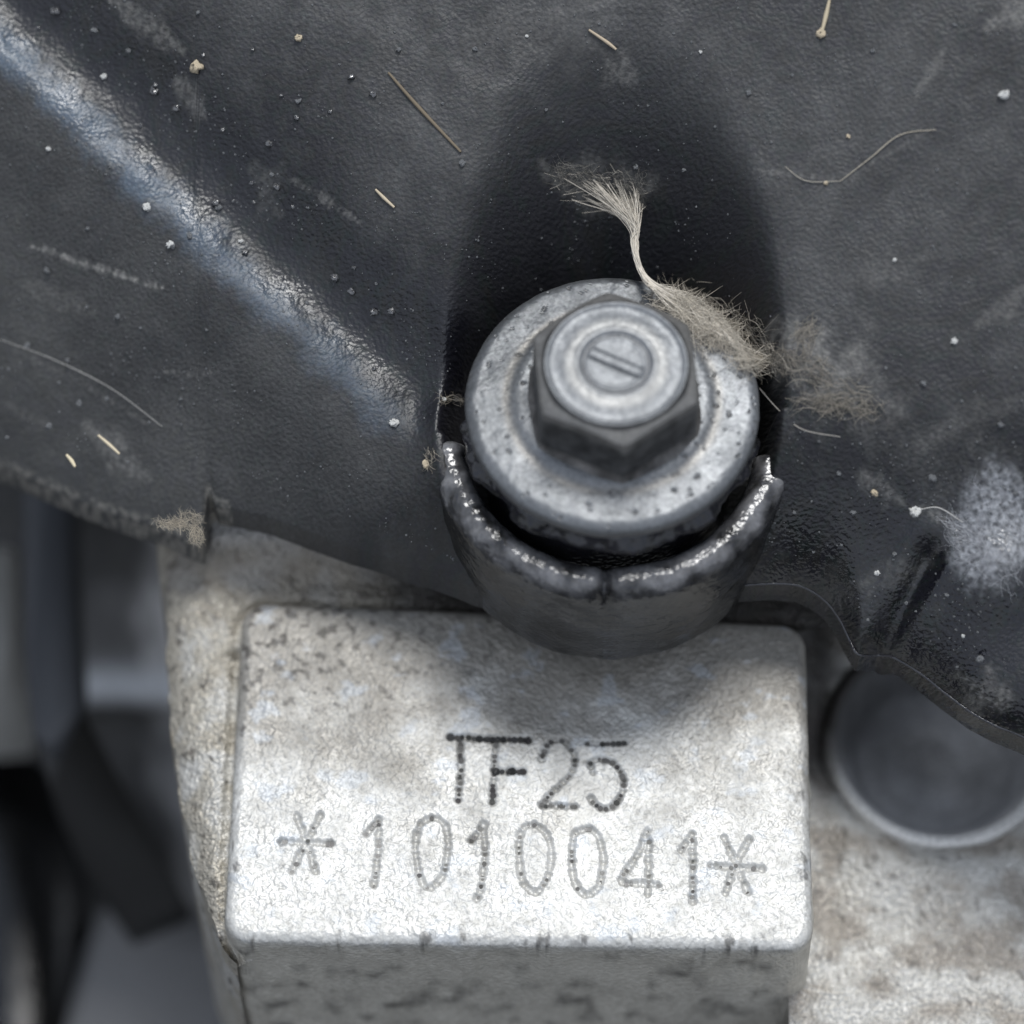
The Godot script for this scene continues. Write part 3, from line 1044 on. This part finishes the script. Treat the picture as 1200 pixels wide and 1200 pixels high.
	var dark := func(p: Vector3, _r: float, _t: float) -> Color:
		var k := 0.018 + 0.012 * n_mid.get_noise_3d(p.x, p.y, p.z)
		return Color(k, k, k * 1.15)
	part("sleeve_body", lathe(prof, 260, axis, Vector3(axis.x, 8, axis.y), ragged, dark), M.rubber, sl)


# ---------------------------------------------------------------- lint

func around(p: Vector3, r: float) -> Vector3:
	return p + Vector3(rng.randf_range(-1, 1), rng.randf_range(-0.6, 0.6), rng.randf_range(-1, 1)) * r


func top_h(x: float, z: float) -> float:        # washer, bolt head or cover, whichever is on top
	var r := Vector2(x - axis.x, z - axis.y).length()
	if r < 7.9:
		return 16.25
	if r < 8.4:
		return 15.0
	return maxf(cover_h(x, z), 8.0)


func mat_of(called: String, spots: Array, count: int, length: float, lift: float, col: Color, parent: Node3D, origin: Vector3, thick := 0.017) -> void:
	var s := Strands.new()
	for k in count:
		var sp: Array = spots[rng.randi() % spots.size()]
		var th := rng.randf() * TAU
		var rr := sqrt(rng.randf())
		var px: float = sp[0] + cos(th) * rr * sp[2]
		var py: float = sp[1] + sin(th) * rr * sp[3]
		var lay := deg_to_rad(sp[4] + rng.randfn(0.0, 36.0))
		var pts := []
		var n := rng.randi_range(3, 5)
		for q in n:
			var f := float(q) / (n - 1) - 0.5
			var l := length * rng.randf_range(0.6, 1.2)
			var x := px + cos(lay) * f * l + rng.randfn(0, length * 0.10)
			var y := py + sin(lay) * f * l + rng.randfn(0, length * 0.10)
			pts.append(on(x, y, top_h) + Vector3(0, rng.randf_range(0.02, lift) * (1.0 if q % 2 else 0.5), 0))
		s.add(curve(pts, 4), rng.randf_range(0.5, 1.0) * thick, col * rng.randf_range(0.55, 1.2), origin, 0.4)
	part(called, commit(s.v, s.n, s.c, s.ix), M.fibre, parent, "stuff")


func build_lint() -> void:
	var o := at(760, 335, 16.3)
	var lint := thing("lint_tuft", "tuft of pale lint twisted from the pocket wall over the washer", "lint", o)
	var cream := Color(0.62, 0.57, 0.49)
	var s := Strands.new()
	var way := [[742, 262, 0.35], [744, 285, 0.16], [748, 310, 0.16], [764, 334, 0.22]]
	for k in 120:
		var pts := []
		var fan := Vector2(712, 228) + Vector2(rng.randfn(4, 15), rng.randfn(4, 9))
		if rng.randf() < 0.4:
			fan = Vector2(738 + rng.randfn(0, 7), 228 + rng.randfn(0, 7))
		if rng.randf() < 0.25:
			fan = Vector2(694 + rng.randfn(0, 11), 216 + rng.randfn(0, 5))
		var root := on(fan.x, fan.y, top_h, 0.05)
		if rng.randf() < 0.5:
			pts.append(on(fan.x + rng.randfn(-16, 16), fan.y + rng.randfn(-10, 9), top_h, rng.randf_range(0.05, 0.3)))
		pts.append(root)
		var end := at(764, 334, 17.0)
		for w in way.size():
			var f := (w + 1.0) / way.size()
			var h := lerpf(root.y, 16.9, pow(f, 0.8))
			pts.append(around(at(way[w][0] + (fan.x - 720) * 0.12 * (1.0 - f), way[w][1], h), way[w][2] * 0.8))
		var more := rng.randi_range(1, 4)
		var trail := [[795, 352], [830, 374], [862, 400], [893, 428]]
		for w in more:
			pts.append(around(on(trail[w][0] + rng.randfn(0, 5), trail[w][1] + rng.randfn(0, 6), top_h, 0.2), 0.15))
		s.add(curve(pts, 5), rng.randf_range(0.016, 0.042), cream * rng.randf_range(0.6, 1.2), o, 0.25)
	part("twisted_strand", commit(s.v, s.n, s.c, s.ix), M.fibre, lint, "stuff")
	mat_of("matted_fibre", [[795, 355, 28, 10, 28], [825, 372, 30, 15, 34], [855, 392, 32, 16, 38], [832, 386, 24, 13, 40], [888, 422, 22, 10, 20]], 900, 44.0, 0.45, Color(0.52, 0.475, 0.40), lint, o)
	mat_of("loose_fibre", [[915, 425, 20, 14, 40], [945, 438, 30, 16, 20], [985, 462, 38, 20, 10], [945, 398, 12, 24, -60], [1005, 480, 30, 10, 30], [960, 475, 30, 12, -20]], 330, 26.0, 0.3, Color(0.27, 0.245, 0.205), lint, o, 0.018)
	mat_of("wispy_root", [[700, 215, 34, 16, 20], [672, 208, 26, 14, 30], [740, 225, 16, 20, 60]], 200, 24.0, 0.25, Color(0.20, 0.19, 0.17), lint, o, 0.012)

	o = on(1160, 625, top_h)
	var fuzz := thing("knob_fuzz", "pale felted fuzz on the rounded knob at the right edge of the cover", "lint", o)
	mat_of("felt_fibre", [[1166, 612, 46, 52, 70], [1150, 640, 36, 34, -40], [1185, 650, 20, 50, 80], [1120, 620, 14, 20, 20]], 130, 34.0, 0.12, Color(0.40, 0.41, 0.43), fuzz, o, 0.012)
	o = at(225, 620, 6.0)
	var wad := thing("frayed_lint_wad", "small frayed tan lint wad caught at the slot in the cover's rim", "lint", o)
	mat_of("frayed_fibre", [[222, 612, 16, 10, 40], [231, 628, 7, 10, 70], [200, 614, 18, 5, 28]], 260, 17.0, 0.15, Color(0.34, 0.30, 0.235), wad, o, 0.012)
	o = on(500, 545, top_h)
	var bit := thing("fibre_scrap", "dark fibre scrap with tan crumb at the left end of the collar", "lint", o)
	mat_of("scrap_fibre", [[505, 540, 9, 12, 80], [528, 470, 14, 4, 10]], 40, 18.0, 0.3, Color(0.30, 0.27, 0.22), bit, o)


# ---------------------------------------------------------------- grit, straw, hairs

func grain_mesh(seed_: int, flat: float) -> ArrayMesh:
	var r := RandomNumberGenerator.new()
	r.seed = seed_
	var nz := FastNoiseLite.new()
	nz.seed = seed_
	nz.frequency = 1.1
	var v := PackedVector3Array()
	var c := PackedColorArray()
	var nu := 13
	var nv := 8
	for i in nu:
		var th := TAU * i / (nu - 1)
		for j in nv:
			var ph := PI * j / (nv - 1)
			var d := Vector3(sin(ph) * cos(th), cos(ph), sin(ph) * sin(th))
			var k := 1.0 + 0.95 * nz.get_noise_3dv(d * 1.5)
			v.append(Vector3(d.x * k, d.y * k * flat, d.z * k))
			c.append(Color(1, 1, 1))
	return grid_mesh(v, c, nu, nv, Vector3.ZERO, true, true)


func build_debris() -> void:
	var shapes := []
	for k in 6:
		shapes.append(grain_mesh(50 + k, 0.6 + 0.05 * k))
	var tones := {}
	for t in [["white", Color(0.55, 0.55, 0.53)], ["tan", Color(0.50, 0.42, 0.30)], ["pale", Color(0.13, 0.135, 0.14)]]:
		var m: StandardMaterial3D = M.grit.duplicate()
		m.albedo_color = t[1].linear_to_srgb()
		m.vertex_color_use_as_albedo = false
		m.roughness = 0.35 if t[0] == "pale" else 0.7
		tones[t[0]] = m
	tones["bead"] = M.drop.duplicate()
	tones["bead"].vertex_color_use_as_albedo = false
	tones["bead"].albedo_color = Color(0.05, 0.05, 0.052).linear_to_srgb()
	tones["bead"].roughness = 0.16
	tones["bead"].metallic_specular = 0.8
	# single crumbs that can be told apart
	for g in [
		[230, 80, 0.62, "tan", "largest tan grit lump, on the dark slope near the top left corner", "grit lump"],
		[350, 45, 0.42, "tan", "small tan crumb near the top edge, right of the large grit lump", "crumb"],
		[1176, 112, 0.55, "white", "white crumb near the right edge of the upper cover", "crumb"],
		[962, 40, 0.45, "tan", "tan seed on a short stalk at the top edge above the pocket", "seed"],
		[1072, 600, 0.62, "white", "white angular crumb beside the pale knob on the right", "crumb"],
		[1028, 672, 0.26, "white", "tiny white speck on the cover above the right arch", "speck"],
		[500, 545, 0.42, "tan", "tan crumb at the left end of the bolt collar", "crumb"],
		[527, 577, 0.22, "tan", "small tan crumb on the rough left rim of the collar", "crumb"],
		[538, 640, 0.2, "tan", "tiny tan crumb low on the collar's left rim", "crumb"],
		[968, 215, 0.24, "tan", "tan knot on the thin hair right of the pocket", "crumb"],
		[994, 160, 0.22, "tan", "tan speck above the thin curved hair", "speck"],
		[172, 243, 0.42, "white", "pale crumb on the lower edge of the blue ridge", "crumb"],
		[122, 90, 0.34, "white", "pale round grain beside the upper blue ridge", "grain"],
		[462, 496, 0.45, "white", "white smeared crumb at the lower end of the blue ridge", "crumb"],
		[1025, 578, 0.35, "tan", "tan crumb in the dust patch left of the white angular crumb", "crumb"],
		[1048, 305, 0.2, "white", "tiny white star-like speck right of the pocket", "speck"],
		[520, 468, 0.24, "white", "pale crumb at the pocket's left wall beside the washer", "crumb"],
	]:
		var p := on(g[0], g[1], top_h)
		var o := part(numbered(g[5].replace(" ", "_")), shapes[rng.randi() % 6], tones[g[3]], self)
		place(o, p, g[2] * 0.62)
		tag(o, g[4], g[5])
	# scattered grains, alike
	var clusters := [
		["tiny grey bead scattered on the dark band right of the blue ridge", "beads right of the blue ridge", [[295, 212], [165, 145], [240, 65], [110, 35], [150, 62], [185, 100], [282, 285], [290, 295], [262, 155], [330, 112], [250, 240], [275, 235], [320, 205], [325, 220], [345, 245], [300, 240], [315, 168], [350, 140], [385, 130], [412, 90], [440, 112], [350, 118], [230, 18], [62, 15], [45, 30], [395, 325], [412, 312], [415, 342], [435, 366], [442, 330], [458, 368], [440, 432], [452, 465], [360, 355], [295, 60], [205, 125], [180, 108]], "bead"],
		["tiny pale grit grain scattered on the slope left of the blue ridge", "grit left of the blue ridge", [[55, 175], [85, 168], [33, 150], [12, 195], [105, 268], [225, 275], [196, 288], [255, 245], [200, 290], [242, 386], [163, 385], [128, 412], [172, 495], [103, 358], [140, 372], [58, 320], [80, 425], [30, 405], [7, 430], [70, 450], [92, 473], [125, 470], [55, 500], [8, 515], [210, 470], [150, 540]], "grit"],
		["tiny pale dust grain scattered on the cover right of the bolt", "dust grains right of the bolt", [[1010, 520], [1060, 520], [1110, 500], [1150, 540], [1090, 560], [980, 555], [1000, 600], [1130, 470], [1170, 500], [1190, 580], [960, 520], [1040, 430], [1080, 450], [1190, 430], [1120, 400], [985, 640], [1050, 650], [1108, 700], [1060, 705], [1130, 745], [1015, 728], [1150, 770], [930, 600], [955, 645]], "grit"],
		["tiny pale dust grain scattered on the cover above the pocket", "dust grains above the pocket", [[560, 60], [620, 40], [700, 30], [820, 60], [880, 110], [790, 40], [540, 190], [840, 150], [905, 165], [1020, 60], [1120, 30], [1100, 200], [930, 90], [470, 60], [520, 120], [640, 130], [745, 195], [800, 200]], "grit"],
	]
	for cl in clusters:
		for s in cl[2]:
			var bead: bool = cl[1] == "beads right of the blue ridge" and rng.randf() < 0.6
			var o := part(numbered("resin_bead" if cl[3] == "bead" else "grit_grain"), shapes[rng.randi() % 6], tones["bead" if bead else ("pale" if rng.randf() < 0.96 else "white")], self)
			place(o, on(s[0] + rng.randf_range(-3, 3), s[1] + rng.randf_range(-3, 3), top_h), (0.12 if bead else 0.085) + 0.16 * pow(rng.randf(), 2.2))
			tag(o, cl[0], cl[3], cl[1])
	# straws
	for q in [
		[[[455, 85], [490, 125], [540, 178]], 0.11, Color(0.14, 0.11, 0.075), "brown straw lying on the dark cover left of the pocket", "straw"],
		[[[972, 0], [968, 18], [963, 38]], 0.13, Color(0.42, 0.36, 0.25), "short tan stalk at the top edge holding a seed", "stalk"],
		[[[690, 35], [712, 50], [722, 58]], 0.1, Color(0.40, 0.33, 0.24), "faint tan straw near the top edge above the pocket", "straw"],
		[[[78, 533], [84, 540], [88, 547]], 0.12, Color(0.55, 0.48, 0.33), "short straw chip near the cover's lower left rim", "straw"],
		[[[440, 222], [450, 232], [462, 243]], 0.1, Color(0.42, 0.36, 0.26), "small straw chip on the grey bulge left of the pocket", "straw"],
		[[[115, 510], [128, 521], [140, 532]], 0.1, Color(0.52, 0.45, 0.32), "thin straw chip on the dusty smear at lower left", "straw"],
	]:
		var pts := []
		for w in q[0]:
			pts.append(on(w[0], w[1], top_h, 0.1))
		line_thing(q[4], pts, q[1], q[2], q[3])
	for q in [
		[[[890, 455], [912, 480], [940, 503], [985, 512]], 0.035, Color(0.30, 0.28, 0.25), "thin dark curved hair at the washer's right side", 0.35],
		[[[985, 212], [1020, 185], [1055, 158], [1097, 152]], 0.03, Color(0.38, 0.34, 0.27), "thin tan hair curving across the upper right cover", 0.1],
		[[[920, 195], [945, 212], [985, 212]], 0.025, Color(0.34, 0.31, 0.26), "faint short hair running left from the tan knot", 0.1],
		[[[1075, 598], [1100, 595], [1128, 612]], 0.03, Color(0.45, 0.44, 0.42), "thin pale hair from the white crumb to the pale knob", 0.15],
		[[[0, 398], [60, 420], [130, 455], [190, 500]], 0.025, Color(0.34, 0.33, 0.31), "long fine hair across the lower left slope of the cover", 0.08],
	]:
		var pts := []
		for w in q[0]:
			pts.append(on(w[0], w[1], top_h, q[4]))
		line_thing("hair", pts, q[1], q[2], q[3])
	# uncountable fine dust
	var mm := MultiMesh.new()
	mm.transform_format = MultiMesh.TRANSFORM_3D
	mm.mesh = shapes[2]
	var places := []
	while places.size() < 3200:
		var px := rng.randf_range(0, 1200)
		var py := rng.randf_range(0, 860)
		var dens := 0.08 + 0.92 * smoothstep(0.0, 0.45, n_mid.get_noise_2d(px * 0.02, py * 0.02)) 
		if px > 900 and py > 380 and py < 640:
			dens *= 1.6
		if px < 250 and py > 380:
			dens *= 1.5
		if rng.randf() > dens * 0.6:
			continue
		var p := on(px, py, top_h)
		if Vector2(p.x, p.z).distance_to(axis) < 9.6 or p.z > edge_at(p.x) - 0.1:
			continue
		places.append(p)
	mm.instance_count = places.size()
	for k in places.size():
		var s := 0.016 + 0.06 * pow(rng.randf(), 3.0)
		mm.set_instance_transform(k, Transform3D(Basis.from_euler(Vector3(rng.randf() * 6, rng.randf() * 6, 0)).scaled(Vector3.ONE * s), (places[k]) * MM))
	var mi := MultiMeshInstance3D.new()
	mi.name = "fine_dust"
	mi.multimesh = mm
	mi.material_override = tones["pale"]
	add_child(mi, true)
	tag(mi, "fine pale dust strewn over the black engine cover", "dust", "", "stuff")


func place(o: Node3D, p: Vector3, size: float) -> void:
	o.position = (p + Vector3(0, size * 0.25, 0)) * MM
	o.rotation = Vector3(rng.randf_range(-0.4, 0.4), rng.randf() * TAU, rng.randf_range(-0.4, 0.4))
	o.scale = Vector3(1.0, 0.8, rng.randf_range(0.7, 1.0)) * size


func line_thing(called: String, pts: Array, r: float, col: Color, label: String) -> void:
	var s := Strands.new()
	var mid: Vector3 = pts[pts.size() / 2]
	s.add(curve(pts, 8), r, col, mid, 0.6, 7)
	var o := part(numbered(called), commit(s.v, s.n, s.c, s.ix), M.fibre, self)
	o.position = mid * MM
	tag(o, label, called)
